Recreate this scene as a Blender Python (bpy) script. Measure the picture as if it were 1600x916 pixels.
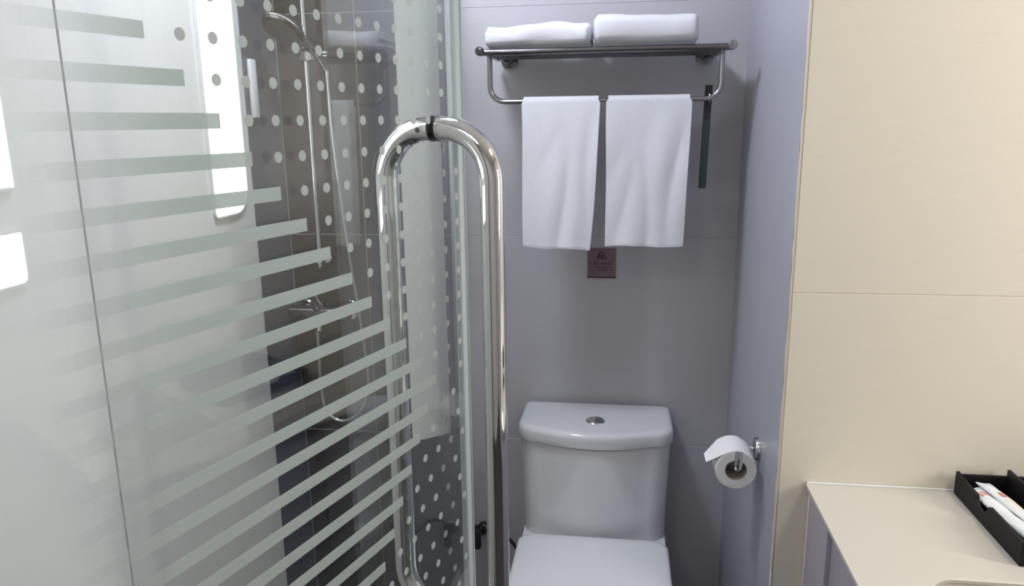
import bpy, bmesh, math, random
from mathutils import Vector, Matrix
random.seed(7)
for o in list(bpy.data.objects):
    bpy.data.objects.remove(o)
SC = bpy.context.scene
COL = SC.collection
PI = math.pi

# ------------------------------------------------------------------ camera
FPX = 1181.155
YAW, PITCH, ROLL = 0.142468, 0.2217807, -0.0124904
cam_d = bpy.data.cameras.new('camera')
cam_d.sensor_fit = 'HORIZONTAL'
cam_d.sensor_width = 36.0
cam_d.lens = FPX / 1600.0 * 36.0
cam_d.clip_start = 0.02
cam = bpy.data.objects.new('camera', cam_d)
COL.objects.link(cam)
fw = Vector((-math.sin(YAW) * math.cos(PITCH), math.cos(YAW) * math.cos(PITCH), -math.sin(PITCH)))
r0 = Vector((math.cos(YAW), math.sin(YAW), 0))
u0 = r0.cross(fw)
rr = r0 * math.cos(ROLL) + u0 * math.sin(ROLL)
uu = -r0 * math.sin(ROLL) + u0 * math.cos(ROLL)
M = Matrix((rr, uu, -fw)).transposed().to_4x4()
M.translation = Vector((0, 0, 1.5))
cam.matrix_world = M
SC.camera = cam

# ------------------------------------------------------------------ world, lights, exposure
w = bpy.data.worlds.new('world')
SC.world = w
w.use_nodes = True
w.node_tree.nodes['Background'].inputs[0].default_value = (0.75, 0.82, 1.0, 1)
w.node_tree.nodes['Background'].inputs[1].default_value = 0.3

def area(name, loc, target, sx, sy, power, col):
    l = bpy.data.lights.new(name, 'AREA')
    l.shape = 'RECTANGLE'
    l.size, l.size_y = sx, sy
    l.energy = power
    l.color = col
    o = bpy.data.objects.new(name, l)
    COL.objects.link(o)
    o.location = loc
    o.rotation_euler = (Vector(target) - Vector(loc)).to_track_quat('-Z', 'Y').to_euler()
    return o

area('ceiling_light', (-0.50, 1.38, 2.40), (-0.45, 1.42, 0), 0.26, 0.26, 15.0, (0.79, 0.85, 1.0))
area('entry_light', (-0.55, -0.35, 2.40), (-0.50, -0.30, 0), 0.40, 0.40, 6.0, (0.97, 0.97, 1.0))
area('vanity_downlight', (0.95, 0.70, 2.40), (0.95, 0.75, 0), 0.30, 0.30, 9.5, (1.0, 0.95, 0.88))
area('left_wall_fill', (1.70, 0.70, 1.45), (-0.9, 1.30, 1.00), 0.14, 0.80, 12.5, (1.0, 0.95, 0.90))  # unseen fill light, added to brighten the left wall
SC.view_settings.view_transform = 'Standard'
SC.view_settings.look = 'None'
SC.view_settings.exposure = 0.0
SC.view_settings.gamma = 1.0
SC.view_settings.use_curve_mapping = False

# ------------------------------------------------------------------ materials
def new_mat(name):
    m = bpy.data.materials.new(name)
    m.use_nodes = True
    nt = m.node_tree
    nt.nodes.clear()
    out = nt.nodes.new('ShaderNodeOutputMaterial')
    return m, nt, out

def principled(name, col, rough=0.5, metal=0.0, noise=0.0, nscale=20.0, bump=0.0, bscale=200.0,
               stretch=(1, 1, 1), spec=0.5, coat=0.0, sheen=0.0):
    m, nt, out = new_mat(name)
    b = nt.nodes.new('ShaderNodeBsdfPrincipled')
    b.inputs['Roughness'].default_value = rough
    b.inputs['Metallic'].default_value = metal
    b.inputs['Specular IOR Level'].default_value = spec
    b.inputs['Coat Weight'].default_value = coat
    b.inputs['Sheen Weight'].default_value = sheen
    nt.links.new(b.outputs[0], out.inputs[0])
    tc = nt.nodes.new('ShaderNodeTexCoord')
    mp = nt.nodes.new('ShaderNodeMapping')
    mp.inputs['Scale'].default_value = stretch
    nt.links.new(tc.outputs['Object'], mp.inputs[0])
    n = nt.nodes.new('ShaderNodeTexNoise')
    n.inputs['Scale'].default_value = nscale
    n.inputs['Detail'].default_value = 4
    nt.links.new(mp.outputs[0], n.inputs['Vector'])
    ramp = nt.nodes.new('ShaderNodeMixRGB')
    ramp.inputs[1].default_value = tuple(c * (1 - noise) for c in col) + (1,)
    ramp.inputs[2].default_value = tuple(min(1, c * (1 + noise)) for c in col) + (1,)
    nt.links.new(n.outputs['Fac'], ramp.inputs[0])
    nt.links.new(ramp.outputs[0], b.inputs['Base Color'])
    if bump > 0:
        n2 = nt.nodes.new('ShaderNodeTexNoise')
        n2.inputs['Scale'].default_value = bscale
        n2.inputs['Detail'].default_value = 3
        nt.links.new(mp.outputs[0], n2.inputs['Vector'])
        bp = nt.nodes.new('ShaderNodeBump')
        bp.inputs['Strength'].default_value = bump
        bp.inputs['Distance'].default_value = 0.002
        nt.links.new(n2.outputs['Fac'], bp.inputs['Height'])
        nt.links.new(bp.outputs[0], b.inputs['Normal'])
    return m

MAT = {}
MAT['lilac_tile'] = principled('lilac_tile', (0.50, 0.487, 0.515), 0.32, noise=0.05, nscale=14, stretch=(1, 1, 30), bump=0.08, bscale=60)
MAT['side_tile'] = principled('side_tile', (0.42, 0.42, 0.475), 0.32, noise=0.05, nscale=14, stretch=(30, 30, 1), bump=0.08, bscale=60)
MAT['brown_tile'] = principled('brown_tile', (0.034, 0.028, 0.026), 0.25, noise=0.22, nscale=5, stretch=(1, 1, 8))
MAT['cream_tile'] = principled('cream_tile', (0.75, 0.70, 0.60), 0.30, noise=0.03, nscale=10, stretch=(1, 1, 20))
MAT['white_panel'] = principled('white_panel', (0.78, 0.76, 0.73), 0.30, noise=0.04, nscale=9, stretch=(1, 12, 1))
MAT['slate_strip'] = principled('slate_strip', (0.10, 0.105, 0.135), 0.25, noise=0.25, nscale=30, stretch=(1, 25, 0.6))
MAT['grout_light'] = principled('grout_light', (0.51, 0.50, 0.52), 0.9)
MAT['grout_brown'] = principled('grout_brown', (0.28, 0.265, 0.25), 0.9)
MAT['grout_cream'] = principled('grout_cream', (0.62, 0.56, 0.47), 0.9)
MAT['grout_dark'] = principled('grout_dark', (0.03, 0.035, 0.03), 0.9)
MAT['floor_tile'] = principled('floor_tile', (0.035, 0.032, 0.032), 0.4, noise=0.2, nscale=8)
MAT['plaster'] = principled('plaster', (0.75, 0.74, 0.72), 0.8, noise=0.03)
MAT['beige_wall'] = principled('beige_wall', (0.66, 0.64, 0.65), 0.6, noise=0.05)
MAT['ceramic'] = principled('ceramic', (0.68, 0.68, 0.71), 0.10, coat=0.4, noise=0.01)
MAT['seat_plastic'] = principled('seat_plastic', (0.72, 0.73, 0.75), 0.22, noise=0.01)
MAT['chrome'] = principled('chrome', (0.80, 0.80, 0.80), 0.05, metal=1.0)
MAT['brushed'] = principled('brushed', (0.42, 0.41, 0.42), 0.22, metal=1.0)
MAT['rail_steel'] = principled('rail_steel', (0.24, 0.235, 0.245), 0.2, metal=1.0)
MAT['dark_chrome'] = principled('dark_chrome', (0.16, 0.16, 0.17), 0.18, metal=1.0)
MAT['black_rubber'] = principled('black_rubber', (0.02, 0.02, 0.022), 0.5)
MAT['towel'] = principled('towel', (0.75, 0.75, 0.79), 0.95, noise=0.03, nscale=120, bump=0.6, bscale=700, sheen=0.3)
MAT['towel_hem'] = principled('towel_hem', (0.76, 0.75, 0.78), 0.9, noise=0.03, nscale=160, bump=0.3, bscale=900)
MAT['paper'] = principled('paper', (0.84, 0.83, 0.81), 0.95, noise=0.02, nscale=100, bump=0.2, bscale=500)
MAT['card_core'] = principled('card_core', (0.34, 0.30, 0.26), 0.9)
MAT['counter'] = principled('counter', (0.55, 0.52, 0.455), 0.30, noise=0.015, nscale=6)
MAT['cabinet'] = principled('cabinet', (0.34, 0.30, 0.34), 0.35, noise=0.03)
MAT['cabinet_trim'] = principled('cabinet_trim', (0.60, 0.52, 0.52), 0.4)
MAT['black_tray'] = principled('black_tray', (0.010, 0.009, 0.010), 0.55, spec=0.2)
MAT['sachet'] = principled('sachet', (0.74, 0.76, 0.77), 0.35, noise=0.06, nscale=60, bump=0.3, bscale=90)
MAT['red_print'] = principled('red_print', (0.55, 0.22, 0.20), 0.5)
MAT['cream_print'] = principled('cream_print', (0.80, 0.72, 0.55), 0.5)
MAT['sign'] = principled('sign', (0.20, 0.135, 0.155), 0.4)
MAT['sign_ink'] = principled('sign_ink', (0.035, 0.012, 0.02), 0.5)
MAT['green_strip'] = principled('green_strip', (0.028, 0.045, 0.042), 0.3, noise=0.15)
MAT['seal'] = principled('seal', (0.50, 0.56, 0.58), 0.25, noise=0.03)
MAT['aluminium'] = principled('aluminium', (0.60, 0.61, 0.62), 0.3, metal=1.0)
MAT['white_plastic'] = principled('white_plastic', (0.82, 0.82, 0.80), 0.3)

def glass_mat(name, tint, frost_from=None, frost_to=None, frost_max=0.0, frost_col=(0.8, 0.84, 0.84)):
    m, nt, out = new_mat(name)
    tr = nt.nodes.new('ShaderNodeBsdfTransparent')
    tr.inputs[0].default_value = tint + (1,)
    gl = nt.nodes.new('ShaderNodeBsdfGlossy')
    gl.inputs['Roughness'].default_value = 0.0
    gl.inputs['Color'].default_value = (1, 1, 1, 1)
    # Schlick reflectance, the same from both faces of the thin pane
    lw = nt.nodes.new('ShaderNodeLayerWeight')
    lw.inputs['Blend'].default_value = 0.5
    pw = nt.nodes.new('ShaderNodeMath'); pw.operation = 'POWER'
    pw.inputs[1].default_value = 5.0
    nt.links.new(lw.outputs['Facing'], pw.inputs[0])
    fr = nt.nodes.new('ShaderNodeMath'); fr.operation = 'MULTIPLY_ADD'
    fr.inputs[1].default_value = 0.95
    fr.inputs[2].default_value = 0.045
    nt.links.new(pw.outputs[0], fr.inputs[0])
    mx = nt.nodes.new('ShaderNodeMixShader')
    nt.links.new(fr.outputs[0], mx.inputs[0])
    nt.links.new(tr.outputs[0], mx.inputs[1])
    nt.links.new(gl.outputs[0], mx.inputs[2])
    last = mx
    if frost_max > 0:
        di = nt.nodes.new('ShaderNodeBsdfDiffuse')
        di.inputs[0].default_value = frost_col + (1,)
        tl = nt.nodes.new('ShaderNodeBsdfTranslucent')
        tl.inputs[0].default_value = frost_col + (1,)
        m2 = nt.nodes.new('ShaderNodeMixShader')
        m2.inputs[0].default_value = 0.5
        nt.links.new(di.outputs[0], m2.inputs[1])
        nt.links.new(tl.outputs[0], m2.inputs[2])
        tc = nt.nodes.new('ShaderNodeTexCoord')
        sp = nt.nodes.new('ShaderNodeSeparateXYZ')
        nt.links.new(tc.outputs['Object'], sp.inputs[0])
        mr = nt.nodes.new('ShaderNodeMapRange')
        mr.interpolation_type = 'SMOOTHSTEP'
        mr.inputs['From Min'].default_value = frost_from
        mr.inputs['From Max'].default_value = frost_to
        mr.inputs['To Min'].default_value = frost_max
        mr.inputs['To Max'].default_value = 0.0
        nt.links.new(sp.outputs['X'], mr.inputs['Value'])
        m3 = nt.nodes.new('ShaderNodeMixShader')
        nt.links.new(mr.outputs[0], m3.inputs[0])
        nt.links.new(mx.outputs[0], m3.inputs[1])
        nt.links.new(m2.outputs[0], m3.inputs[2])
        last = m3
    nt.links.new(last.outputs[0], out.inputs[0])
    return m

def frost_mat(name, col, clear, translucent=0.5, fade=None):
    """etched glass: partly clear, the rest scatters"""
    m, nt, out = new_mat(name)
    tr = nt.nodes.new('ShaderNodeBsdfTransparent')
    di = nt.nodes.new('ShaderNodeBsdfDiffuse')
    di.inputs[0].default_value = col + (1,)
    tl = nt.nodes.new('ShaderNodeBsdfTranslucent')
    tl.inputs[0].default_value = col + (1,)
    a = nt.nodes.new('ShaderNodeMixShader')
    a.inputs[0].default_value = translucent
    nt.links.new(di.outputs[0], a.inputs[1])
    nt.links.new(tl.outputs[0], a.inputs[2])
    b = nt.nodes.new('ShaderNodeMixShader')
    b.inputs[0].default_value = clear
    nt.links.new(a.outputs[0], b.inputs[1])
    nt.links.new(tr.outputs[0], b.inputs[2])
    if fade:
        tc = nt.nodes.new('ShaderNodeTexCoord')
        sp = nt.nodes.new('ShaderNodeSeparateXYZ')
        nt.links.new(tc.outputs['Object'], sp.inputs[0])
        mr = nt.nodes.new('ShaderNodeMapRange')
        mr.interpolation_type = 'SMOOTHSTEP'
        mr.inputs['From Min'].default_value = fade[0]
        mr.inputs['From Max'].default_value = fade[1]
        mr.inputs['To Min'].default_value = fade[2]
        mr.inputs['To Max'].default_value = clear
        nt.links.new(sp.outputs[fade[3]], mr.inputs['Value'])
        nt.links.new(mr.outputs[0], b.inputs[0])
    nt.links.new(b.outputs[0], out.inputs[0])
    return m

def emit_mat(name, col, s):
    m, nt, out = new_mat(name)
    e = nt.nodes.new('ShaderNodeEmission')
    e.inputs[0].default_value = col + (1,)
    e.inputs[1].default_value = s
    nt.links.new(e.outputs[0], out.inputs[0])
    return m

MAT['door_glass'] = glass_mat('door_glass', (0.94, 0.96, 0.955), 0.02, 0.20, 0.50, (0.80, 0.83, 0.84))
MAT['fixed_glass'] = glass_mat('fixed_glass', (0.90, 0.92, 0.91))
MAT['etched_stripe'] = frost_mat('etched_stripe', (0.54, 0.60, 0.585), 0.18, 0.45, (0.07, 0.26, 1.0, 'X'))
MAT['etched_dot'] = frost_mat('etched_dot', (0.58, 0.62, 0.61), 0.12, 0.4)
MAT['reflection_film'] = frost_mat('reflection_film', (0.86, 0.88, 0.85), 0.36, 0.45)  # pale haze colour standing in for a reflection in the glass
MAT['window_glow'] = emit_mat('window_glow', (1.0, 0.99, 0.95), 3.0)

# ------------------------------------------------------------------ helpers
def finish(name, bm, mat, parent=None, smooth=True, angle=35):
    bmesh.ops.recalc_face_normals(bm, faces=bm.faces)
    me = bpy.data.meshes.new(name)
    bm.to_mesh(me)
    bm.free()
    if smooth:
        for p in me.polygons:
            p.use_smooth = True
        me.set_sharp_from_angle(angle=math.radians(angle))
    me.materials.append(MAT[mat])
    o = bpy.data.objects.new(name, me)
    COL.objects.link(o)
    if parent is not None:
        o.parent = parent
    return o

def tag(o, label, cat, group=None, kind=None):
    o['label'] = label
    o['category'] = cat
    if group:
        o['group'] = group
    if kind:
        o['kind'] = kind
    return o

def struct(o, label=None):
    o['kind'] = 'structure'
    if label:
        o['label'] = label
    return o

def thing(name, label, cat, loc=(0, 0, 0), rz=0.0, group=None):
    o = bpy.data.objects.new(name, None)
    o.empty_display_size = 0.05
    COL.objects.link(o)
    o.location = loc
    o.rotation_euler = (0, 0, rz)
    return tag(o, label, cat, group)

def box(bm, x0, x1, y0, y1, z0, z1, bev=0.0, seg=2):
    vs = [bm.verts.new((x, y, z)) for x in (x0, x1) for y in (y0, y1) for z in (z0, z1)]
    fs = []
    for q in ((0, 1, 3, 2), (4, 6, 7, 5), (0, 4, 5, 1), (2, 3, 7, 6), (0, 2, 6, 4), (1, 5, 7, 3)):
        fs.append(bm.faces.new([vs[i] for i in q]))
    if bev > 0:
        es = list({e for f in fs for e in f.edges})
        bmesh.ops.bevel(bm, geom=es, offset=bev, segments=seg, profile=0.5, affect='EDGES')
    return bm

def boxm(*a, **k):
    return box(bmesh.new(), *a, **k)

def loft(bm, rings, cap0=True, cap1=True, closed=True):
    vr = [[bm.verts.new(p) for p in r] for r in rings]
    n = len(rings[0])
    for i in range(len(vr) - 1):
        for j in range(n if closed else n - 1):
            k = (j + 1) % n
            bm.faces.new((vr[i][j], vr[i][k], vr[i + 1][k], vr[i + 1][j]))
    if cap0:
        bm.faces.new(vr[0][::-1])
    if cap1:
        bm.faces.new(vr[-1])
    return bm

def tube(bm, pts, r, n=16, caps=True):
    pts = [Vector(p) for p in pts]
    rad = r if isinstance(r, (list, tuple)) else [r] * len(pts)
    t = (pts[1] - pts[0]).normalized()
    a = Vector((0, 0, 1)) if abs(t.z) < 0.9 else Vector((1, 0, 0))
    u = t.cross(a).normalized()
    rings = []
    for i, p in enumerate(pts):
        if i == 0:
            tn = (pts[1] - pts[0]).normalized()
        elif i == len(pts) - 1:
            tn = (pts[-1] - pts[-2]).normalized()
        else:
            tn = ((pts[i + 1] - p).normalized() + (p - pts[i - 1]).normalized()).normalized()
        u = (u - tn * u.dot(tn)).normalized()
        v = tn.cross(u)
        rings.append([p + (u * math.cos(2 * PI * j / n) + v * math.sin(2 * PI * j / n)) * rad[i] for j in range(n)])
    return loft(bm, rings, caps, caps)

def tubem(*a, **k):
    return tube(bmesh.new(), *a, **k)

def disc(bm, c, axis, r, h, n=24, bev=0.0):
    """solid disc starting at c, going h along axis"""
    c = Vector(c); ax = Vector(axis).normalized()
    if bev > 0:
        return tube(bm, [c, c + ax * bev * 0.01, c + ax * (h - bev), c + ax * h], [r, r, r, r - bev], n)
    return tube(bm, [c, c + ax * h], r, n)

def catmull(pts, n=8):
    P = [Vector(p) for p in pts]
    P = [P[0] * 2 - P[1]] + P + [P[-1] * 2 - P[-2]]
    out = []
    for i in range(1, len(P) - 2):
        for k in range(n):
            t = k / n
            a, b, c, d = P[i - 1:i + 3]
            out.append(0.5 * ((2 * b) + (c - a) * t + (2 * a - 5 * b + 4 * c - d) * t * t + (3 * b - a - 3 * c + d) * t ** 3))
    out.append(P[-2])
    return out

def arc(cx, cy, r, a0, a1, n):
    return [(cx + r * math.cos(a0 + (a1 - a0) * i / n), cy + r * math.sin(a0 + (a1 - a0) * i / n)) for i in range(n + 1)]

def rrect(x0, x1, y0, y1, r, n=6):
    """rounded rectangle outline; r may be four radii (BL, BR, TR, TL)"""
    if not isinstance(r, (list, tuple)):
        r = [r] * 4
    o = []
    o += arc(x0 + r[0], y0 + r[0], r[0], PI, 1.5 * PI, n)
    o += arc(x1 - r[1], y0 + r[1], r[1], 1.5 * PI, 2 * PI, n)
    o += arc(x1 - r[2], y1 - r[2], r[2], 0, 0.5 * PI, n)
    o += arc(x0 + r[3], y1 - r[3], r[3], 0.5 * PI, PI, n)
    return o

def grid_sheet(fn, nu, nv, thick):
    """closed thin sheet: fn(u, v) -> point, thickness along local normals"""
    bm = bmesh.new()
    g = [[bm.verts.new(fn(i / nu, j / nv)) for j in range(nv + 1)] for i in range(nu + 1)]
    for i in range(nu):
        for j in range(nv):
            bm.faces.new((g[i][j], g[i + 1][j], g[i + 1][j + 1], g[i][j + 1]))
    bmesh.ops.recalc_face_normals(bm, faces=bm.faces)
    bmesh.ops.solidify(bm, geom=list(bm.faces), thickness=thick)
    return bm

# ------------------------------------------------------------------ the room
D = 2.05            # back wall
XL, XR = -0.936, 0.3096
YC = 1.385          # wall behind the vanity
H = 2.42
XF = 1.75           # far right wall
YB = -1.3           # wall behind the camera
TT = 0.008          # tile thickness

def slab(name, mat, *b):
    return struct(finish(name, boxm(*b), mat, smooth=False))

floor = slab('floor', 'floor_tile', XL - 0.2, XF + 0.2, YB - 0.2, D + 0.2, -0.1, 0.0)
ceil = slab('ceiling', 'plaster', XL - 0.2, XF + 0.2, YB - 0.2, D + 0.2, H, H + 0.1)
wall_back = slab('wall_back', 'grout_brown', XL - 0.2, XR + 0.02, D + TT - 0.002, D + 0.2, 0, H)
wall_left = slab('wall_left', 'grout_dark', XL - 0.2, XL - TT + 0.002, YB, D + 0.2, 0, H)
wall_right = slab('wall_right', 'grout_light', XR + TT - 0.002, XR + 0.6, YC + 0.012, D + 0.2, 0, H)
wall_vanity = slab('wall_vanity', 'grout_cream', XR + TT, XF + 0.2, YC + TT - 0.002, YC + 0.012, 0, H)
wall_far = slab('wall_far_right', 'beige_wall', XF, XF + 0.2, YB, YC, 0, H)
wall_front = slab('wall_front', 'beige_wall', XL - 0.2, XF + 0.2, YB - 0.2, YB, 0, H)

TILE_CACHE = {}
def tile(parent, mat, x0, x1, y0, y1, z0, z1, gap=0.002, bev=0.0012):
    """one tile box shared between equal sizes"""
    gx = 0 if x1 - x0 < 0.02 else gap / 2
    gy = 0 if y1 - y0 < 0.02 else gap / 2
    s = (round(x1 - x0 - 2 * gx, 4), round(y1 - y0 - 2 * gy, 4), round(z1 - z0 - gap, 4), mat)
    loc = ((x0 + x1) / 2, (y0 + y1) / 2, (z0 + z1) / 2)
    if s not in TILE_CACHE:
        o = finish('tile', boxm(-s[0] / 2, s[0] / 2, -s[1] / 2, s[1] / 2, -s[2] / 2, s[2] / 2, bev=bev, seg=1), mat, parent, smooth=False)
        TILE_CACHE[s] = o.data
    else:
        o = bpy.data.objects.new('tile', TILE_CACHE[s])
        COL.objects.link(o)
        o.parent = parent
    o.location = loc
    return o

def joint(parent, mat, *b):
    return finish('joint', boxm(*b), mat, parent, smooth=False)
ROWS = [0.0, 0.597, 1.195, 1.793, H]
XS = -0.447         # where brown shower tiles meet the lilac ones
for a, b in zip(ROWS[:-1], ROWS[1:]):
    tile(wall_back, 'brown_tile', XL, -0.712, D, D + TT, a, b, 0.003)
    tile(wall_back, 'brown_tile', -0.712, XS, D, D + TT, a, b, 0.003)
    tile(wall_back, 'lilac_tile', XS, XR - 0.0005, D, D + TT, a, b, 0.0014, 0.0008)
    x = XR + 0.0016
    while x < XF - 0.01:
        x2 = min(x + 0.8, XF)
        tile(wall_vanity, 'cream_tile', x, x2, YC, YC + TT, a, b, 0.0012, 0.0006)
        x = x2
for z in ROWS[1:-1]:
    joint(wall_back, 'grout_brown', XL, XS - 0.0015, D + 0.0006, D + TT, z - 0.0014, z + 0.0014)
    joint(wall_back, 'grout_light', XS + 0.0008, XR, D + 0.0005, D + TT, z - 0.0006, z + 0.0006)
    joint(wall_vanity, 'grout_cream', XR + 0.002, XF, YC + 0.0004, YC + TT, z - 0.0006, z + 0.0006)
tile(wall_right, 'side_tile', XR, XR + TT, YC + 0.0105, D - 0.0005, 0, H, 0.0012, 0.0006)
joint(wall_right, 'grout_light', XR - 0.0018, XR + 0.002, D - 0.0018, D + 0.002, 0, H)
joint(wall_back, 'grout_brown', -0.7134, -0.7106, D + 0.0006, D + TT, 0, H)
joint(wall_back, 'grout_brown', XS - 0.0015, XS + 0.0008, D + 0.0006, D + TT, 0, H)
for y0, y1 in ((-0.70, -0.066), (-0.066, 0.572), (0.572, 1.211), (1.211, 1.85)):
    tile(wall_left, 'white_panel', XL - TT, XL, y0, y1, 0, H, 0.0045)
    joint(wall_left, 'grout_dark', XL - TT, XL - 0.0002, y0 - 0.0022, y0 + 0.0022, 0, H)
tile(wall_left, 'slate_strip', XL - TT, XL - 0.001, 1.851, D - 0.001, 0, H, 0.002)

# worn corner strip along the vanity wall's free edge
bm = bmesh.new()
rings = []
for i in range(60):
    z = 0.63 + (H - 0.63) * i / 59
    j = random.uniform(-0.0009, 0.0009)
    rings.append([(XR - 0.0008 + j, YC - 0.0006, z), (XR + 0.0014, YC - 0.0006, z), (XR + 0.0014, YC + 0.010, z), (XR - 0.0008 + j, YC + 0.010, z)])
loft(bm, rings)
struct(finish('trim_1', bm, 'grout_cream', smooth=False))
bm = bmesh.new()
rings = []
for i in range(90):
    z = 0.63 + (H - 0.63) * i / 89
    wd = random.choice((0.0004, 0.0006, 0.0010, 0.0016, 0.0005))
    rings.append([(XR - 0.0009, YC + 0.0098, z), (XR - 0.0009, YC + 0.0100 + wd * 3, z), (XR + 0.0010, YC + 0.0100 + wd * 3, z), (XR + 0.0010, YC + 0.0098, z)])
loft(bm, rings)
struct(finish('trim_3', bm, 'card_core', smooth=False))
struct(finish('trim_2', boxm(XR - 0.0015, XR + 0.0014, YC - 0.0015, YC + 0.010, 0, 0.628, bev=0.0005), 'cabinet_trim'))

# bright windows in the left wall
def window(name, y0, y1, panes, zf0, zf1, rad, label):
    root = bpy.data.objects.new(name, None)
    COL.objects.link(root)
    root.location = (XL, y0, zf0)
    struct(root, label)
    for z0, z1, rd in panes:
        o = rrect(y0 + 0.004, y1 - 0.004, z0, z1, rd)
        bm = bmesh.new()
        loft(bm, [[(x, y - y0, z - zf0) for y, z in o] for x in (0.0008, 0.006)])
        finish('pane', bm, 'window_glow', root)
        # slim white rim around each pane
        o2 = rrect(y0, y1, z0 - 0.004, z1 + 0.004, [q + 0.004 for q in rd])
        bm = bmesh.new()
        a = [[bm.verts.new((x, y - y0, z - zf0)) for y, z in ring] for x, ring in ((0.0006, o2), (0.0075, o2), (0.0075, o), (0.0006, o))]
        n = len(o)
        for q in range(4):
            A, B = a[q], a[(q + 1) % 4]
            for j in range(n):
                bm.faces.new((A[j], A[(j + 1) % n], B[(j + 1) % n], B[j]))
        finish('window_frame', bm, 'white_plastic', root)
    return root
window('window_1', 1.640, 1.808, [(1.292, 2.15, (0.012, 0.06, 0.02, 0.02))], 1.288, 2.154, 0.03,
       'tall narrow bright window with a rounded lower corner behind the shower door')
window('window_2', 0.62, 1.064, [(1.262, 1.342, (0.012, 0.012, 0.004, 0.004)), (1.412, 2.15, (0.004, 0.004, 0.02, 0.02))], 1.258, 2.154, 0.02,
       'bright two part window at the left edge seen through frosted glass')

# ------------------------------------------------------------------ shower door (ajar)
AZ = 0.3033576
OFF = -0.57
DD = Vector((math.sin(AZ), math.cos(AZ), 0))
DN = Vector((math.cos(AZ), -math.sin(AZ), 0))
S0 = 0.27                                   # hinge side
hinge = DN * OFF + DD * S0
hinge.z = 0.0
door = thing('shower_door', 'clear glass shower door etched with stripes and dots, standing ajar', 'door', hinge, PI / 2 - AZ)
SE = 1.008                                  # free edge
L = SE - S0
ZT = 1.98
finish('glass_pane', boxm(0, L, 0.0, 0.008, 0.02, ZT, bev=0.0008, seg=1), 'door_glass', door, smooth=False)
seal = finish('edge_seal', boxm(L, L + 0.021, -0.002, 0.010, 0.02, ZT, bev=0.0015), 'seal', door)
finish('seal_lip', boxm(L + 0.013, L + 0.015, -0.0035, -0.002, 0.02, ZT), 'aluminium', seal, smooth=False)
PITCH_R = 0.0378
def s_end(k):
    return 0.5496 + 0.0374 * k if k <= 10 else 0.9236 - 0.0252 * (k - 10)
SW = 0.0072
dot_me = None
ndots = 0
for k in range(-5, 30):
    z = 1.505 - PITCH_R * k
    se = s_end(k)
    if se - S0 > 0.10:
        finish('etched_stripe', boxm(0.03, se - S0, -0.0006, -0.0001, z - SW, z + SW), 'etched_stripe', door, smooth=False)
    j = 1
    while se + j * PITCH_R < 1.0025:
        s = se + j * PITCH_R
        j += 1
        if s < 0.36 or z < 0.45:
            continue
        r = 0.0058
        if dot_me is None:
            bm = bmesh.new()
            disc(bm, (0, -0.0001, 0), (0, -1, 0), r, 0.0005, 20)
            o = finish('etched_dot', bm, 'etched_dot', door, smooth=False)
            dot_me = o.data
        else:
            o = bpy.data.objects.new('etched_dot', dot_me)
            COL.objects.link(o)
            o.parent = door
        o.location = (min(s - S0, L - 0.0062), 0, z)
        ndots += 1
# D handle through the glass
sx = 0.9555 - S0
RT, ST, RB = 0.0172, 0.088, 0.074
zt, zb = 1.493, 0.70
def half(sign):
    y0 = 0.004 + sign * 0.010
    ye = 0.004 + sign * ST
    yc = 0.004 + sign * (ST - RB)
    pts = [(sx, y0, zt)]
    for i in range(13):
        a = PI / 2 * i / 12
        pts.append((sx, yc + sign * RB * math.sin(a), zt - RB + RB * math.cos(a)))
    for i in range(1, 8):
        pts.append((sx, ye, zt - RB - (zt - zb - 2 * RB) * i / 8))
    for i in range(13):
        a = PI / 2 * i / 12
        pts.append((sx, yc + sign * RB * math.cos(a), zb + RB - RB * math.sin(a)))
    pts.append((sx, y0, zb))
    return tubem(pts, RT, 28)
for sign in (-1, 1):
    h = finish('handle', half(sign), 'chrome', door, angle=60)
    for zz in (zt, zb):
        yy = 0.004 + sign * 0.0042
        bm = bmesh.new()
        disc(bm, (sx, yy, zz), (0, sign, 0), RT + 0.0012, 0.0022, 28)
        finish('washer', bm, 'black_rubber', h)
        bm = bmesh.new()
        disc(bm, (sx, yy + sign * 0.0024, zz), (0, sign, 0), RT + 0.0008, 0.0035, 28, bev=0.0008)
        finish('collar', bm, 'chrome', h)
    if sign == 1:
        bm = bmesh.new()
        disc(bm, (sx - RT * 0.98, 0.004 + 0.021, zt - 0.002), (-1, 0, 0), 0.0038, 0.001, 16)
        finish('set_screw', bm, 'black_rubber', h)
# hinges on the hidden side
for zz in (0.30, 1.72):
    hg = finish('hinge', boxm(-0.024, 0.05, -0.009, 0.017, zz - 0.045, zz + 0.045, bev=0.002), 'chrome', door)
post = finish('hinge_post', boxm(-0.052, -0.024, -0.010, 0.018, 0.0, 2.0, bev=0.002), 'aluminium', door)
finish('post_cap', boxm(-0.053, -0.023, -0.011, 0.019, 2.0, 2.006, bev=0.001), 'white_plastic', post)

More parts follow.
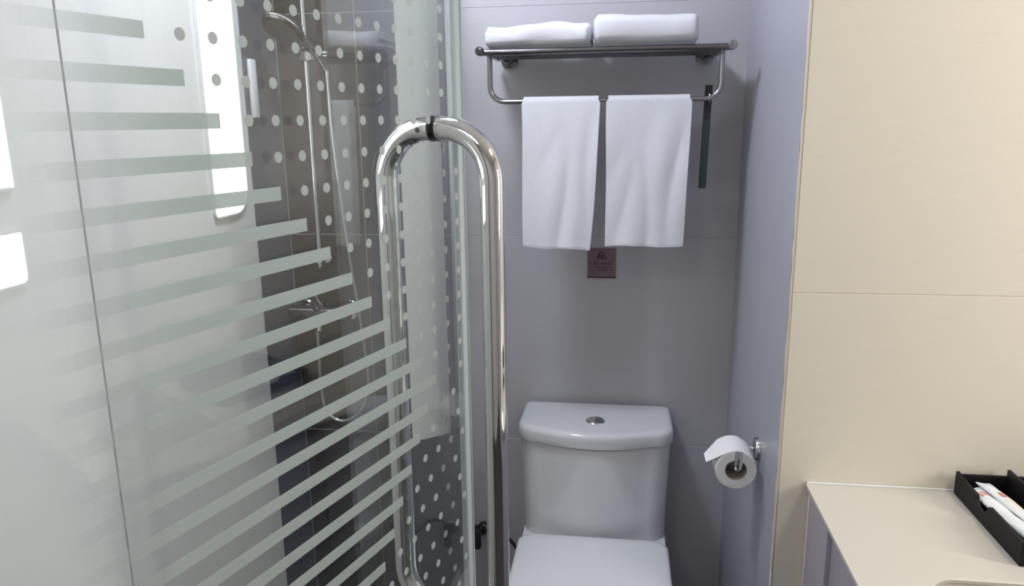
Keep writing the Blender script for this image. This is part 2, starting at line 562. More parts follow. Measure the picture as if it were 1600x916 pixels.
# ------------------------------------------------------------------ fixed panel of the shower
XP = -0.449
fp = thing('fixed_glass_panel', 'fixed shower glass panel with a reflection painted as a pale band, joined to the back wall', 'glass panel', (XP, 1.16, 0))
FL = D - 1.16
finish('glass_pane', boxm(-0.004, 0.004, 0.0, FL - 0.004, 0.015, ZT, bev=0.0008, seg=1), 'fixed_glass', fp, smooth=False)
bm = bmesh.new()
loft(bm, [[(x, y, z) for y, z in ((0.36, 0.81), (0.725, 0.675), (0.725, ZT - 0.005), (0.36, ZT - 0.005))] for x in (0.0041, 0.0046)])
finish('reflection_band', bm, 'reflection_film', fp, smooth=False)  # pale layer on the pane that paints in a reflection
ch = finish('wall_channel', boxm(-0.010, 0.010, FL - 0.020, FL - 0.0005, 0.0, ZT, bev=0.001), 'aluminium', fp)
finish('floor_channel', boxm(-0.010, 0.010, 0.0, FL - 0.021, 0.0, 0.014, bev=0.001), 'aluminium', fp)

# ------------------------------------------------------------------ shower set
sh = thing('shower_set', 'chrome riser rail with dark hand shower and looping hose on brown tiles', 'shower', (-0.83, D, 0))
Yr = -0.055
def S(pts):
    return [(x + 0.83, y - D, z) for x, y, z in pts]
finish('riser_rail', tubem([(0, Yr, 1.11), (0, Yr, 2.05)], 0.0075, 14), 'chrome', sh)
for z in (1.13, 2.03):
    b = finish('rail_bracket', tubem([(0, -0.001, z), (0, -0.008, z), (0, -0.009, z), (0, Yr - 0.008, z)], [0.016, 0.016, 0.009, 0.009], 16), 'chrome', sh)
# slider and hand shower
sl = finish('slider', boxm(-0.014, 0.05, Yr - 0.022, Yr + 0.016, 1.665, 1.700, bev=0.006), 'dark_chrome', sh)
bm = bmesh.new(); disc(bm, (0.05, Yr - 0.004, 1.682), (1, 0, 0), 0.010, 0.014, 18, bev=0.002)
finish('clamp_knob', bm, 'chrome', sl)
hp = catmull([(0.068, Yr - 0.030, 1.640), (0.052, Yr - 0.040, 1.674), (0.032, Yr - 0.058, 1.702), (0.010, Yr - 0.080, 1.726), (-0.004, Yr - 0.095, 1.738)], 5)
rads = [0.010 + 0.004 * i / (len(hp) - 1) for i in range(len(hp))]
hs = finish('hand_shower', tubem(hp, rads, 16), 'dark_chrome', sh)
ax = Vector((-0.25, -0.55, -0.80)).normalized()
c = Vector((-0.010, Yr - 0.100, 1.742))
finish('spray_head', tubem([c - ax * 0.018, c - ax * 0.012, c, c + ax * 0.012, c + ax * 0.016], [0.018, 0.036, 0.052, 0.054, 0.050], 28), 'dark_chrome', hs)
bm = bmesh.new(); disc(bm, c + ax * 0.0162, ax, 0.044, 0.002, 28)
finish('spray_plate', bm, 'black_rubber', hs)
ring = [c + ax * 0.008 + (ax.orthogonal().normalized() * math.cos(t) + ax.cross(ax.orthogonal().normalized()) * math.sin(t)) * 0.0545 for t in [2 * PI * i / 32 for i in range(33)]]
finish('chrome_ring', tubem(ring, 0.0018, 8, caps=False), 'chrome', hs)
hose = catmull(S([(-0.762, D + Yr - 0.030, 1.640), (-0.7571, 1.965, 1.4583), (-0.7405, 1.98, 1.1813), (-0.72, 1.98, 1.0), (-0.7061, 1.98, 0.8502), (-0.7028, 1.98, 0.7735), (-0.7221, 1.98, 0.7045), (-0.760, 1.98, 0.667), (-0.7985, 1.98, 0.6577), (-0.830, 1.98, 0.680), (-0.8431, 1.98, 0.7192), (-0.8471, 1.98, 0.8264), (-0.843, 1.975, 0.93)]), 8)
finish('hose', tubem(hose, 0.0056, 12), 'chrome', sh)
mx = finish('mixer_body', tubem([(-0.10, Yr, 0.975), (-0.098, Yr, 0.975), (-0.095, Yr, 0.975), (0.075, Yr, 0.975), (0.078, Yr, 0.975), (0.08, Yr, 0.975)], [0.016, 0.02, 0.023, 0.023, 0.02, 0.016], 20), 'dark_chrome', sh)
for x in (-0.075, 0.06):
    bm = bmesh.new(); disc(bm, (x, -0.001, 0.975), (0, -1, 0), 0.030, 0.008, 24, bev=0.002)
    e = finish('escutcheon', bm, 'chrome', mx)
    finish('inlet', tubem([(x, -0.008, 0.975), (x, Yr, 0.975)], 0.012, 16), 'chrome', mx)
lev = catmull([(-0.012, Yr - 0.01, 0.998), (-0.010, Yr - 0.03, 1.02), (-0.006, Yr - 0.06, 1.045), (-0.004, Yr - 0.09, 1.055)], 5)
finish('lever', tubem(lev, [0.016 - 0.010 * i / (len(lev) - 1) for i in range(len(lev))], 14), 'chrome', sh)
finish('hose_outlet', tubem([(-0.013, Yr, 0.965), (-0.013, Yr - 0.01, 0.925)], 0.009, 14), 'chrome', sh)

# short white strip on the slate tile
st = thing('wall_strip', 'short white upright strip on the grey wall beside the bright window', 'strip', (XL, 1.872, 1.52))
finish('strip_body', boxm(-0.0008, 0.010, 0.0, 0.030, 0.0, 0.145, bev=0.002), 'white_plastic', st)
finish('strip_base', boxm(-0.0008, 0.003, -0.004, 0.034, -0.003, 0.148, bev=0.001), 'aluminium', st)

# ------------------------------------------------------------------ toilet
TXC = -0.053
toi = thing('toilet', 'white one-piece toilet with closed lid and chrome dual flush button', 'toilet', (TXC, 1.90, 0))
def dshape(hw, yf, yb, bulge, rc, n=10):
    """outline in toilet-local x, y: flat back, bowed front, rounded corners"""
    pts = []
    # front bow left->right
    m = 14
    yc = yf + bulge
    for i in range(m + 1):
        t = -1 + 2 * i / m
        x = t * (hw - rc)
        pts.append((x, yf + bulge * (t * t) * 0.75))
    yr = yf + bulge * 0.75
    for i in range(1, n + 1):
        a = -PI / 2 * (1 - i / n)
        pts.append((hw - rc + rc * math.cos(a), yr + rc + rc * math.sin(a)))
    rb = 0.012
    for x, y in arc(hw - rb, yb - rb, rb, 0, PI / 2, 5):
        pts.append((x, y))
    for x, y in arc(-hw + rb, yb - rb, rb, PI / 2, PI, 5):
        pts.append((x, y))
    for i in range(0, n):
        a = PI + PI / 2 * (i / n)
        pts.append((-hw + rc + rc * math.cos(a), yr + rc + rc * math.sin(a)))
    return pts
def ring3(o, z):
    return [(x, y, z) for x, y in o]
yF, yBk = 1.803 - 1.90, 2.035 - 1.90
# tank
bm = bmesh.new()
loft(bm, [ring3(dshape(0.188, yF + 0.012, yBk, 0.030, 0.062), 0.36),
          ring3(dshape(0.190, yF + 0.008, yBk, 0.030, 0.062), 0.42),
          ring3(dshape(0.193, yF + 0.008, yBk, 0.036, 0.062), 0.52),
          ring3(dshape(0.197, yF + 0.007, yBk, 0.042, 0.062), 0.64),
          ring3(dshape(0.198, yF + 0.007, yBk, 0.044, 0.062), 0.6765)])
finish('tank', bm, 'ceramic', toi, angle=50)
# lid
bm = bmesh.new()
R = []
for dz, ins in ((0.0, 0.004), (0.002, 0.001), (0.005, 0.0), (0.028, 0.0), (0.034, 0.0015), (0.0385, 0.005), (0.041, 0.010), (0.042, 0.017)):
    R.append(ring3(dshape(0.204 - ins, yF + ins, yBk + 0.002 - ins * 0.6, 0.044, 0.056), 0.6795 + dz))
loft(bm, R)
lid = finish('tank_lid', bm, 'ceramic', toi, angle=50)
bm = bmesh.new(); disc(bm, (0, 0.0, 0.7205), (0, 0, 1), 0.026, 0.004, 36, bev=0.0015)
fb = finish('flush_button', bm, 'chrome', lid)
for sg in (-1, 1):
    o = [(sg * 0.0008 + sg * 0.0205 * math.cos(a), 0.0205 * math.sin(a)) for a in [(-PI / 2 + PI * i / 16) for i in range(17)]]
    bm = bmesh.new()
    loft(bm, [[(x, y, z) for x, y in o] for z in (0.7243, 0.7262)])
    finish('button_half', bm, 'chrome' if sg < 0 else 'brushed', lid)
# bowl and base
def egg(hw, yfront, yback, wb, n=40):
    """egg outline: narrow round front at yfront, squarer back of half-width wb"""
    pts = []
    ym = yback - 0.30
    for i in range(n + 1):
        a = PI + PI * i / n                      # front half
        pts.append((hw * math.cos(a), ym + (ym - yfront) * math.sin(a)))
    for i in range(1, 8):
        t = i / 8
        pts.append((hw + (wb - hw) * t, ym + (yback - 0.02 - ym) * t))
    pts += [(wb, yback - 0.015), (wb - 0.004, yback - 0.004), (wb - 0.014, yback)]
    pts += [(-wb + 0.014, yback), (-wb + 0.004, yback - 0.004), (-wb, yback - 0.015)]
    for i in range(1, 8):
        t = 1 - i / 8
        pts.append((-(hw + (wb - hw) * t), ym + (yback - 0.02 - ym) * t))
    return pts
yf0 = 1.33 - 1.90
bm = bmesh.new()
loft(bm, [ring3(egg(0.115, yf0 + 0.20, 0.125, 0.115), 0.0),
          ring3(egg(0.118, yf0 + 0.19, 0.125, 0.125), 0.10),
          ring3(egg(0.140, yf0 + 0.12, 0.130, 0.150), 0.22),
          ring3(egg(0.175, yf0 + 0.04, 0.132, 0.180), 0.33),
          ring3(egg(0.192, yf0 + 0.005, 0.132, 0.192), 0.385),
          ring3(egg(0.193, yf0 + 0.003, 0.132, 0.193), 0.405),
          ring3(egg(0.188, yf0 + 0.010, 0.130, 0.190), 0.412)])
finish('bowl', bm, 'ceramic', toi, angle=50)
def seat_out(hw, yfront, yback, ins):
    pts = []
    ym = yback - 0.24
    hw -= ins; yfront += ins; yback -= ins
    n = 40
    for i in range(n + 1):
        a = PI + PI * i / n
        pts.append((hw * math.cos(a), ym + (ym - yfront) * math.sin(a)))
    rc = 0.045
    for i in range(12):
        a = PI / 2 * i / 11
        pts.append((hw - rc + rc * math.cos(a), yback - rc * 0.8 + rc * 0.8 * math.sin(a)))
    for i in range(12):
        a = PI / 2 + PI / 2 * i / 11
        pts.append((-hw + rc + rc * math.cos(a), yback - rc * 0.8 + rc * 0.8 * math.sin(a)))
    return pts
bm = bmesh.new()
loft(bm, [ring3(seat_out(0.190, yf0, yF - 0.012, q), z) for q, z in ((0.004, 0.4125), (0.0, 0.415), (0.0, 0.424), (0.004, 0.427))])
finish('seat_ring', bm, 'seat_plastic', toi, angle=50)
bm = bmesh.new()
loft(bm, [ring3(seat_out(0.192, yf0 - 0.002, yF - 0.010, q), z) for q, z in ((0.003, 0.4285), (0.0, 0.431), (0.0, 0.440), (0.003, 0.4445), (0.010, 0.447), (0.04, 0.449))])
finish('seat_lid', bm, 'seat_plastic', toi, angle=50)

# supply valve and hose beside the toilet
va = thing('supply_valve', 'small dark angle valve low on the wall left of the toilet', 'valve', (-0.400, D, 0.295))
bm = bmesh.new(); disc(bm, (0, -0.0005, 0), (0, -1, 0), 0.022, 0.006, 22, bev=0.002)
finish('escutcheon', bm, 'brushed', va)
finish('valve_body', tubem([(0, -0.006, 0), (0, -0.055, 0)], 0.009, 16), 'dark_chrome', va)
finish('valve_knob', tubem([(0, -0.050, -0.035), (0, -0.050, -0.030), (0, -0.050, 0.025), (0, -0.050, 0.030)], [0.008, 0.011, 0.011, 0.008], 16), 'black_rubber', va)
hs2 = thing('supply_hose', 'thin black hose running from the valve to the toilet', 'hose', (-0.400, D, 0.295))
finish('hose_body', tubem(catmull([(0.003, -0.050, 0.033), (0.020, -0.052, 0.052), (0.060, -0.055, 0.040), (0.10, -0.06, 0.005), (0.130, -0.06, -0.03), (0.165, -0.06, -0.02)], 6), 0.0048, 12), 'black_rubber', hs2)
finish('hose_nut', tubem([(0.150, -0.06, -0.025), (0.176, -0.06, -0.015)], 0.008, 6), 'brushed', hs2)

# ------------------------------------------------------------------ towel rack
YR_ = 1.815
XA, XB = -0.318, 0.232
ZS = 1.660
rack = thing('towel_rack', 'steel towel rack with rail shelf and hanging bar on the lilac wall', 'towel rack', (-0.04, D, 1.55))
def K(p):
    return (p[0] + 0.04, p[1] - D, p[2] - 1.55)
def ktube(pts, r, n=14):
    return tubem([K(p) for p in pts], r, n)
for i, y in enumerate((YR_, 1.868, 1.921, 1.974)):
    finish('shelf_rail', ktube([(XA - (0.006 if i == 0 else 0), y, ZS), (XB + (0.008 if i == 0 else 0), y, ZS)], 0.0075 if i == 0 else 0.0055), 'rail_steel', rack)
for x in (XA, XB):
    sb = finish('side_arm', ktube([(x, YR_, ZS), (x, 2.018, ZS)], 0.0065), 'brushed', rack)
    xm = x + (0.026 if x < 0 else -0.026)
    fl = finish('wall_mount', ktube([(xm, D - 0.0008, ZS), (xm, D - 0.010, ZS), (xm, D - 0.011, ZS), (xm, 1.99, ZS), (xm, 1.985, ZS)], [0.022, 0.022, 0.013, 0.013, 0.010], 22), 'dark_chrome', rack)
    sgn = -1 if x < 0 else 1
    xe = x + sgn * 0.010
    e = finish('end_cap', ktube([(xe, YR_ + 0.010, ZS + 0.002), (xe, YR_ - 0.014, ZS + 0.002), (xe, YR_ - 0.016, ZS + 0.002), (xe, YR_ - 0.0165, ZS + 0.002)], [0.0100, 0.0105, 0.0100, 0.0085], 24), 'dark_chrome' if x < 0 else 'brushed', rack)
YBAR, ZBAR, RBD = 1.862, 1.549, 0.036
x0, x1 = XA + 0.004, XB - 0.004
pts = [(x0, YBAR, ZS - 0.004), (x0, YBAR, ZBAR + RBD)]
pts += [(x0 + RBD - RBD * math.cos(a), YBAR, ZBAR + RBD - RBD * math.sin(a)) for a in [PI / 2 * i / 9 for i in range(1, 10)]]
pts += [(x1 - RBD + RBD * math.sin(a), YBAR, ZBAR + RBD - RBD * math.cos(a)) for a in [PI / 2 * i / 9 for i in range(0, 10)]]
pts += [(x1, YBAR, ZS - 0.004)]
finish('hanging_bar', ktube(pts, 0.0062, 14), 'brushed', rack)

# folded towels on the shelf
def folded_towel(label, xa, xb, zb0, h0, h1, seed, flop):
    rnd = random.Random(seed)
    root = thing('folded_towel', label, 'towel', ((xa + xb) / 2, 1.915, zb0))
    y0, y1 = 1.800 - 1.915, 2.012 - 1.915
    hx = (xb - xa) / 2
    ph = [rnd.uniform(0, 6.28) for _ in range(6)]
    n, m = 44, 40
    rings = []
    for i in range(n + 1):
        t = -1 + 2 * i / n
        hgt = h0 + (h1 - h0) * (i / n) + 0.0030 * math.sin(4 * t + ph[0]) * flop
        endr = 1.0 - 0.18 * max(0, (abs(t) - 0.93) / 0.07) ** 2
        r = []
        for j in range(m):
            a = 2 * PI * j / m
            ca, sa = math.cos(a), math.sin(a)
            e = 0.55
            px = abs(ca) ** e * (1 if ca > 0 else -1)
            pz = abs(sa) ** e * (1 if sa > 0 else -1)
            yy = (y0 + y1) / 2 + px * (y1 - y0) / 2 * endr
            zz = hgt / 2 + pz * hgt / 2 * endr
            wob = 0.0022 * math.sin(4.5 * t + 1.0 * a + ph[1]) + 0.0010 * math.sin(9 * t - 2 * a + ph[2])
            if pz < -0.6:
                wob = 0
                if px < -0.7:
                    zz -= 0.0  # front edge rests on the rail
            else:
                zz += wob * (0.4 + 0.6 * (pz > 0)) * flop
                yy += wob * 0.8 * flop
            r.append((t * hx + (0.0015 * math.sin(4 * a + ph[3]) if abs(t) > 0.95 else 0), yy, max(zz, 0.0)))
        rings.append(r)
    bm = bmesh.new()
    loft(bm, rings)
    b = finish('towel_body', bm, 'towel', root, angle=70)
    # visible fold layers at the ends
    for sg in (-1, 1):
        for q in (0.30, 0.62):
            zz = (h0 if sg < 0 else h1) * q
            pts = catmull([(sg * (hx - 0.0020), y0 + 0.020, zz), (sg * (hx - 0.0018), 0, zz + 0.002), (sg * (hx - 0.0020), y1 - 0.02, zz)], 6)
            finish('fold_edge', tubem(pts, 0.0035, 8), 'towel_hem', b)
    return root
ZSH = ZS + 0.0078
folded_towel('flatter folded white towel on the left half of the rack shelf', -0.316, -0.0725, ZSH, 0.052, 0.060, 3, 1.3)
folded_towel('thicker neatly folded white towel on the right half of the rack shelf', -0.064, 0.168, ZSH, 0.073, 0.068, 5, 0.6)

# towels over the bar
def hanging_towel(label, xl, xr, xlb, xrb, zbot, zbl, seed, zback):
    rnd = random.Random(seed)
    root = thing('hanging_towel', label, 'towel', ((xl + xr) / 2, YBAR, zbot))
    ph = [rnd.uniform(0, 6.28) for _ in range(8)]
    Rr = 0.0112
    front = ZBAR - zbot
    back = ZBAR - zback
    tot = front + PI * Rr + back
    def prof(l):
        if l < front:
            return -Rr, zbot + l, 1 - l / front
        l -= front
        if l < PI * Rr:
            a = l / Rr
            return -Rr * math.cos(a), ZBAR + Rr * math.sin(a), 0
        l -= PI * Rr
        return Rr, ZBAR - l, l / back
    def fn(u, v):
        y, z, dwn = prof(v * tot)
        fr = v * tot < front
        a = xl + (xlb - xl) * dwn ** 1.4 if fr else xl + 0.004 + 0.010 * dwn
        b = xr + (xrb - xr) * dwn ** 1.4 if fr else xr - 0.004 - 0.020 * dwn
        x = a + (b - a) * u
        wave = (0.0045 * math.sin(7 * u + ph[0]) + 0.003 * math.sin(13 * u + ph[1] + 2 * dwn) + 0.0035 * math.sin(5 * dwn + ph[2] + 4 * u)) * min(1, dwn * 2.2)
        if fr:
            y = y - 0.006 * dwn - abs(wave) * 0.9
            # sagging bottom corner
            z += (zbl * (1 - u) * dwn + 0.0025 * math.sin(6 * u + ph[4]) * dwn) if dwn > 0 else 0
            x += 0.0008 * math.sin(7 * dwn + ph[3]) * (u - 0.5) * 2
        else:
            y = min(y + wave * 0.4, Rr + 0.012)
        return (x - root.location.x, y, z - zbot)
    o = finish('towel_body', grid_sheet(fn, 30, 90, 0.0042), 'towel', root, angle=80)
    # woven hem band near the bottom
    def hem(u, v):
        p = fn(u * 0.985 + 0.0075, (0.010 + 0.006 * v) * 1.0)
        return (p[0], p[1] - 0.0052, p[2])
    finish('hem', grid_sheet(hem, 30, 2, 0.0008), 'towel_hem', o, angle=80)
    return root
kx = YBAR / 1.93
hanging_towel('white hand towel hanging on the left, its right edge slanting inward', -0.2449 * kx, -0.0516 * kx, -0.244 * kx, -0.0725 * kx, 1.1780 + 0.0118, 0.011, 11, 1.33)
hanging_towel('white hand towel hanging on the right beside the green strip', -0.0361 * kx, 0.1679 * kx, -0.0340 * kx, 0.158 * kx, 1.1960 + 0.008, -0.003, 12, 1.34)

# green strip on the bar
gs = thing('hanging_strip', 'narrow dark green strip hanging from the bar right of the towels', 'strip', (0.203, YBAR + 0.012, 1.34))
bm = bmesh.new()
o = rrect(-0.0105, 0.0075, 0.0, 0.160, 0.002)
loft(bm, [[(x - 0.006 * (1 - z / 0.23), y, z) for x, z in o] for y in (-0.002, 0.002)])
finish('strip_body', bm, 'green_strip', gs)
bm = bmesh.new()
o = rrect(-0.0100, 0.0070, 0.160, 0.240, 0.002)
loft(bm, [[(x - 0.006 * (1 - z / 0.23), y, z) for x, z in o] for y in (-0.0018, 0.0018)])
finish('strip_handle', bm, 'black_rubber', gs)
hk = [(-0.001, -0.001, 0.222), (-0.001, -0.008, 0.2225), (-0.001, -0.018, 0.219), (-0.001, -0.0205, 0.2085), (-0.001, -0.018, 0.200)]
finish('hook', tubem(catmull(hk, 5), 0.0014, 8), 'brushed', gs)

# warning sign
sg = thing('wall_sign', 'small maroon warning sign on the wall under the hanging towels', 'sign', (-0.0455, D, 1.0825))
finish('plate', boxm(-0.0385, 0.0385, -0.0032, -0.0004, 0.0, 0.0806, bev=0.0006, seg=1), 'sign', sg, smooth=False)
finish('bottom_edge', boxm(-0.0390, 0.0390, -0.0042, -0.0004, -0.0015, 0.0020), 'sign_ink', sg, smooth=False)
def ink(name, segs, wdt):
    bm = bmesh.new()
    for (xa, za, xb, zb2) in segs:
        a, b = Vector((xa, 0, za)), Vector((xb, 0, zb2))
        t = (b - a).normalized()
        nn = Vector((-t.z, 0, t.x)) * wdt / 2
        ps = [a + nn, b + nn, b - nn, a - nn]
        loft(bm, [[(p.x, y, p.z) for p in ps] for y in (-0.0036, -0.0031)])
    return finish(name, bm, 'sign_ink', sg, smooth=False)
ink('triangle_emblem', [(-0.013, 0.050, -0.003, 0.070), (-0.003, 0.070, 0.002, 0.070), (0.002, 0.070, 0.013, 0.050), (-0.004, 0.064, 0.006, 0.050), (0.003, 0.060, -0.004, 0.050), (-0.010, 0.052, -0.006, 0.060)], 0.0026)
def glyph_line(z, xs, hgt, wdt, seed):
    rnd = random.Random(seed)
    segs = []
    for x in xs:
        segs += [(x - hgt * 0.4, z + hgt * 0.3, x + hgt * 0.4, z + hgt * 0.3), (x, z - hgt * 0.5, x, z + hgt * 0.5),
                 (x - hgt * 0.4, z - hgt * 0.35, x + hgt * rnd.uniform(0.2, 0.4), z - hgt * rnd.uniform(0.1, 0.4))]
    return segs
ink('text_line', glyph_line(0.0385, (-0.029, -0.018, -0.012, 0.002, 0.008, 0.014, 0.020, 0.026), 0.0052, 0.0015, 1), 0.0015)
ink('text_line', glyph_line(0.0285, (-0.018, -0.012, -0.006, 0.001, 0.007, 0.013, 0.019), 0.0036, 0.0010, 2), 0.0009)
ink('text_line', glyph_line(0.0215, (-0.030, -0.024, -0.018, -0.012, -0.006, 0.0, 0.006, 0.012, 0.018, 0.024, 0.030), 0.0036, 0.0010, 3), 0.0010)

# ------------------------------------------------------------------ toilet paper
px, py, pz = 0.2510, 1.5465, 0.787
RO, RI = 0.0420, 0.0225
HW = 0.0415
hold = thing('paper_holder', 'chrome toilet paper holder with upturned tip on the side wall', 'paper holder', (XR, 1.585, 0.803))
finish('wall_plate', tubem([(-0.0006, 0, 0), (-0.006, 0, 0), (-0.009, 0, 0), (-0.010, 0, 0)], [0.026, 0.026, 0.024, 0.020], 28), 'chrome', hold)
AX = px - XR
ap = [(-0.009, 0, -0.002)] + [(AX + 0.022, 0.022, -0.002)] + [(AX + 0.008, 0.018, -0.002), (AX, 0.005, -0.002), (AX, -0.02, -0.002), (AX, -0.06, -0.002), (AX, -0.085, -0.003)]
finish('arm', tubem(catmull(ap, 6), 0.0055, 14), 'chrome', hold)
tip = catmull([(AX, -0.083, -0.003), (AX, -0.093, -0.004), (AX + 0.0005, -0.099, 0.003), (AX + 0.001, -0.100, 0.016), (AX + 0.001, -0.099, 0.032)], 6)
finish('upturned_tip', tubem(tip, [0.0058 + 0.0022 * min(1, i / 10) for i in range(len(tip))], 16), 'chrome', hold)
roll = thing('paper_roll', 'white toilet paper roll with loose end hanging on the holder', 'toilet paper', (px, py, pz))
bm = bmesh.new()
n = 56
rg = []
for (r, y) in ((RI, -HW), (RO - 0.0015, -HW), (RO, -HW + 0.0015), (RO, HW - 0.0015), (RO - 0.0015, HW), (RI, HW)):
    rg.append([(r * math.cos(2 * PI * j / n), y, r * math.sin(2 * PI * j / n)) for j in range(n)])
rg.append(rg[0])
vr = [[bm.verts.new(p) for p in r] for r in rg[:-1]]
for i in range(6):
    A, B = vr[i], vr[(i + 1) % 6]
    for j in range(n):
        bm.faces.new((A[j], A[(j + 1) % n], B[(j + 1) % n], B[j]))
finish('paper', bm, 'paper', roll, angle=40)
bm = bmesh.new()
vr = []
for (r, y) in ((RI - 0.0012, -HW + 0.0005), (RI - 0.0001, -HW + 0.0005), (RI - 0.0001, HW - 0.0005), (RI - 0.0012, HW - 0.0005)):
    vr.append([bm.verts.new((r * math.cos(2 * PI * j / n), y, r * math.sin(2 * PI * j / n))) for j in range(n)])
for i in range(4):
    A, B = vr[i], vr[(i + 1) % 4]
    for j in range(n):
        bm.faces.new((A[j], A[(j + 1) % n], B[(j + 1) % n], B[j]))
finish('core', bm, 'card_core', roll, angle=40)
def sheet(u, v):
    # leaves the roll top and points to the left, its end folded to a slant
    a0 = math.radians(70)
    l = v * 0.085
    arcl = math.radians(48) * RO
    if l < arcl:
        a = a0 + l / RO
        x, z = (RO + 0.0008) * math.cos(a), (RO + 0.0008) * math.sin(a)
    else:
        a = a0 + math.radians(48)
        e = l - arcl
        x = (RO + 0.0008) * math.cos(a) - math.sin(a) * e * 0.95
        z = (RO + 0.0008) * math.sin(a) + math.cos(a) * e * 0.95
    yy = -HW + 0.0005 + (2 * HW - 0.001) * (u if v < 0.55 else u * (1 - 0.5 * (v - 0.55) / 0.45) + 0.0)
    return (x, yy, z)
finish('loose_sheet', grid_sheet(sheet, 10, 24, 0.0004), 'paper', roll, angle=60)

# ------------------------------------------------------------------ vanity
CX, ZC = 0.3600, 0.826
YF = 0.78
cab = thing('vanity_cabinet', 'mauve grey cabinet under the white worktop beside the cream wall', 'cabinet', (1.05, 1.08, 0))
def cb(x0, x1, y0, y1, z0, z1, **k):
    return boxm(x0 - 1.05, x1 - 1.05, y0 - 1.08, y1 - 1.08, z0, z1, **k)
finish('side_panel', cb(CX + 0.008, CX + 0.026, 1.250, YC - 0.012, 0.02, 0.8185, bev=0.001), 'cabinet', cab)
finish('side_panel', cb(CX + 0.016, CX + 0.034, 0.80, 1.2495, 0.02, 0.8185, bev=0.001), 'cabinet', cab)
finish('edge_strip', cb(CX + 0.006, CX + 0.016, YC - 0.0115, YC - 0.0015, 0.02, 0.8185, bev=0.001), 'cabinet_trim', cab)
finish('back_panel', cb(CX + 0.028, XF - 0.02, YC - 0.030, YC - 0.012, 0.02, 0.56), 'cabinet', cab)
for i in range(3):
    xa = CX + 0.036 + i * 0.452
    d = finish('door', cb(xa + 0.002, xa + 0.450, 0.790, 0.808, 0.10, 0.60, bev=0.0015), 'cabinet', cab)
    finish('handle', tubem([(xa + 0.20 - 1.05, 0.790 - 1.08, 0.56), (xa + 0.20 - 1.05, 0.765 - 1.08, 0.56), (xa + 0.32 - 1.05, 0.765 - 1.08, 0.56), (xa + 0.32 - 1.05, 0.790 - 1.08, 0.56)], 0.005, 10), 'chrome', d)

# worktop with a basin opening
wt = thing('worktop', 'cream white stone worktop running along the cream wall', 'worktop', (1.05, 1.08, ZC))
hx0, hx1, hy0, hy1 = 0.464, 0.96, 0.855, 1.090
def top_mesh():
    bm = bmesh.new()
    out = rrect(CX, XF - 0.002, YF, YC - 0.0012, 0.003, 6)
    inn = rrect(hx0, hx1, hy0, hy1, 0.045, 6)
    def V(p, z):
        return bm.verts.new((p[0] - 1.05, p[1] - 1.08, z))
    levels = []
    for z, of in ((0.0, out), (-0.007, out), (-0.007, inn), (-0.002, inn), (0.0, rrect(hx0 - 0.003, hx1 + 0.003, hy0 - 0.003, hy1 + 0.003, 0.048, 6))):
        levels.append([V(p, z) for p in of])
    n = len(out)
    for i in range(5):
        A, B = levels[i], levels[(i + 1) % 5]
        for j in range(n):
            bm.faces.new((A[j], A[(j + 1) % n], B[(j + 1) % n], B[j]))
    return bm
finish('slab', top_mesh(), 'counter', wt, angle=30)
finish('wall_joint', boxm(CX + 0.002 - 1.05, XF - 0.004 - 1.05, YC - 0.005 - 1.08, YC - 0.0010 - 1.08, 0.0002, 0.003), 'white_plastic', wt, smooth=False)
bs = thing('wash_basin', 'beige ceramic basin sunk into the worktop', 'basin', ((hx0 + hx1) / 2, (hy0 + hy1) / 2, ZC - 0.16))
def bring(ins, z, rad):
    o = rrect(hx0 - 0.015 + ins, hx1 + 0.015 - ins, hy0 - 0.015 + ins, hy1 + 0.015 - ins, rad, 6)
    return [(x - (hx0 + hx1) / 2, y - (hy0 + hy1) / 2, z) for x, y in o]
bm = bmesh.new()
loft(bm, [bring(0.0, 0.152, 0.055), bring(0.014, 0.152, 0.045), bring(0.020, 0.10, 0.045), bring(0.03, 0.03, 0.045), bring(0.06, 0.012, 0.045), bring(0.11, 0.010, 0.01),
          bring(0.11, 0.0, 0.01), bring(0.05, 0.002, 0.045), bring(0.02, 0.03, 0.05), bring(0.006, 0.09, 0.055), bring(0.0, 0.118, 0.055)], cap0=False, cap1=False)
n = 28
bm.verts.ensure_lookup_table()
rw = [[bm.verts[i * n + j] for j in range(n)] for i in range(11)]
for j in range(n):
    bm.faces.new((rw[10][j], rw[10][(j + 1) % n], rw[0][(j + 1) % n], rw[0][j]))
finish('bowl', bm, 'counter', bs, angle=40)
bm = bmesh.new(); disc(bm, (0, 0, 0.0125), (0, 0, 1), 0.022, 0.003, 24, bev=0.001)
finish('drain', bm, 'chrome', bs)

# black amenity tray
tx0, tx1, ty0, ty1, tz = 0.617, 0.86, 1.135, 1.372, ZC + 0.0004
tr = thing('amenity_tray', 'black open tray with a notched side on the worktop', 'tray', ((tx0 + tx1) / 2, (ty0 + ty1) / 2, tz))
tcx, tcy = (tx0 + tx1) / 2, (ty0 + ty1) / 2
def tb(x0, x1, y0, y1, z0, z1, bev=0.0012):
    return boxm(x0 - tcx, x1 - tcx, y0 - tcy, y1 - tcy, z0, z1, bev=bev)
TH = 0.041
finish('tray_floor', tb(tx0, tx1, ty0, ty1, 0, 0.005), 'black_tray', tr)
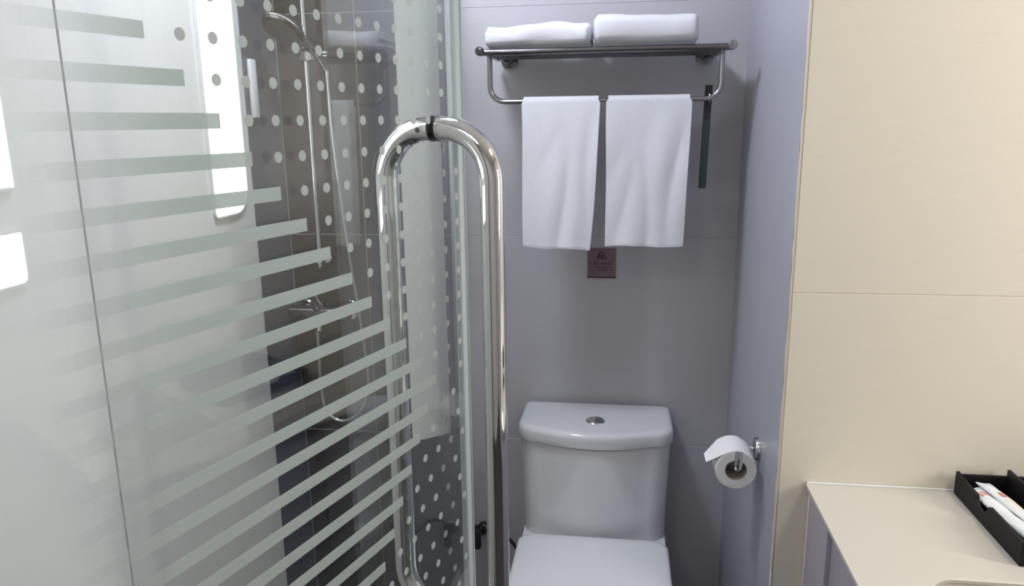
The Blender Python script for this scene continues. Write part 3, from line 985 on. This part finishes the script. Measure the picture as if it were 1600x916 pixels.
# left wall with finger notch
o = [(ty0, 0.004), (ty1, 0.004), (ty1, TH + 0.003), (ty1 - 0.012, TH), (1.292, TH - 0.002)]
o += [(1.270 + 0.021 * math.cos(a), TH - 0.004 - 0.016 * math.sin(a)) for a in [PI * i / 10 for i in range(11)]]
o += [(1.246, TH - 0.001), (1.243, TH), (ty0, TH)]
bm = bmesh.new()
loft(bm, [[(x - tcx, y - tcy, z) for y, z in o] for x in (tx0, tx0 + 0.006)])
finish('notched_wall', bm, 'black_tray', tr, smooth=False)
finish('tray_wall', tb(tx0 + 0.006, tx1, ty1 - 0.006, ty1, 0.004, TH - 0.001), 'black_tray', tr)
finish('tray_wall', tb(tx1 - 0.006, tx1, ty0, ty1 - 0.006, 0.004, TH), 'black_tray', tr)
finish('tray_wall', tb(tx0 + 0.006, tx1 - 0.006, ty0, ty0 + 0.006, 0.004, TH), 'black_tray', tr)
finish('divider', tb(0.702, 0.708, ty0 + 0.006, ty1 - 0.0005, 0.004, TH + 0.011), 'black_tray', tr)

def sachet(label, p0, p1, width, z0, z1, roll, prints):
    a, b = Vector((p0[0], p0[1], z0)), Vector((p1[0], p1[1], z1))
    root = thing('sachet', label, 'sachet', (a + b) / 2, 0, 'wrapped items in the tray')
    c = (a + b) / 2
    t = (b - a).normalized()
    s = Vector((0, 0, 1)).cross(t).normalized()
    s = (s * math.cos(roll) + Vector((0, 0, 1)) * math.sin(roll)).normalized()
    nrm = t.cross(s)
    if nrm.z < 0:
        nrm = -nrm
    Ln = (b - a).length
    n = 26
    rings = []
    for i in range(n + 1):
        u = i / n
        flat = min(1, min(u, 1 - u) / 0.14)
        th = 0.0007 + 0.0052 * math.sin(PI / 2 * flat) ** 0.8
        wd = width / 2 * (1.08 - 0.10 * math.sin(PI / 2 * flat))
        zig = 0.0
        r = []
        for j in range(20):
            an = 2 * PI * j / 20
            ww = wd * math.cos(an)
            hh = th * math.sin(an)
            sk = 0.0015 * math.sin(20 * an) if i in (0, n) else 0
            p = a + t * (Ln * u + sk) + s * ww + nrm * (hh + 0.0008 * math.sin(18 * u + 3 * an)) - c
            r.append(p)
        rings.append(r)
    bm = bmesh.new()
    loft(bm, rings)
    body = finish('wrapper', bm, 'sachet', root, angle=60)
    for (u, v, lu, lv, mat) in prints:
        def fn(x, y, u=u, v=v, lu=lu, lv=lv):
            q = (v + (y - 0.5) * lv)
            p = a + t * (Ln * u + (x - 0.5) * lu) + s * (q * width / 2) + nrm * (0.0059 * math.sqrt(max(0.02, 1 - q * q)) + 0.0006) - c
            return p
        finish('print', grid_sheet(fn, 4, 6, 0.0003), mat, body, smooth=False)
    return root
sachet('whitish wrapped sachet with a red mark lying along the notched side of the tray', (0.634, 1.342), (0.662, 1.148), 0.026, tz + 0.026, tz + 0.024, 0.10, [(0.16, 0.0, 0.014, 0.9, 'red_print')])
sachet('whitish wrapped sachet with red and cream print nearer the tray divider', (0.655, 1.352), (0.687, 1.160), 0.026, tz + 0.032, tz + 0.026, -0.15, [(0.26, 0.1, 0.014, 0.9, 'red_print'), (0.42, 0.0, 0.03, 0.8, 'cream_print')])
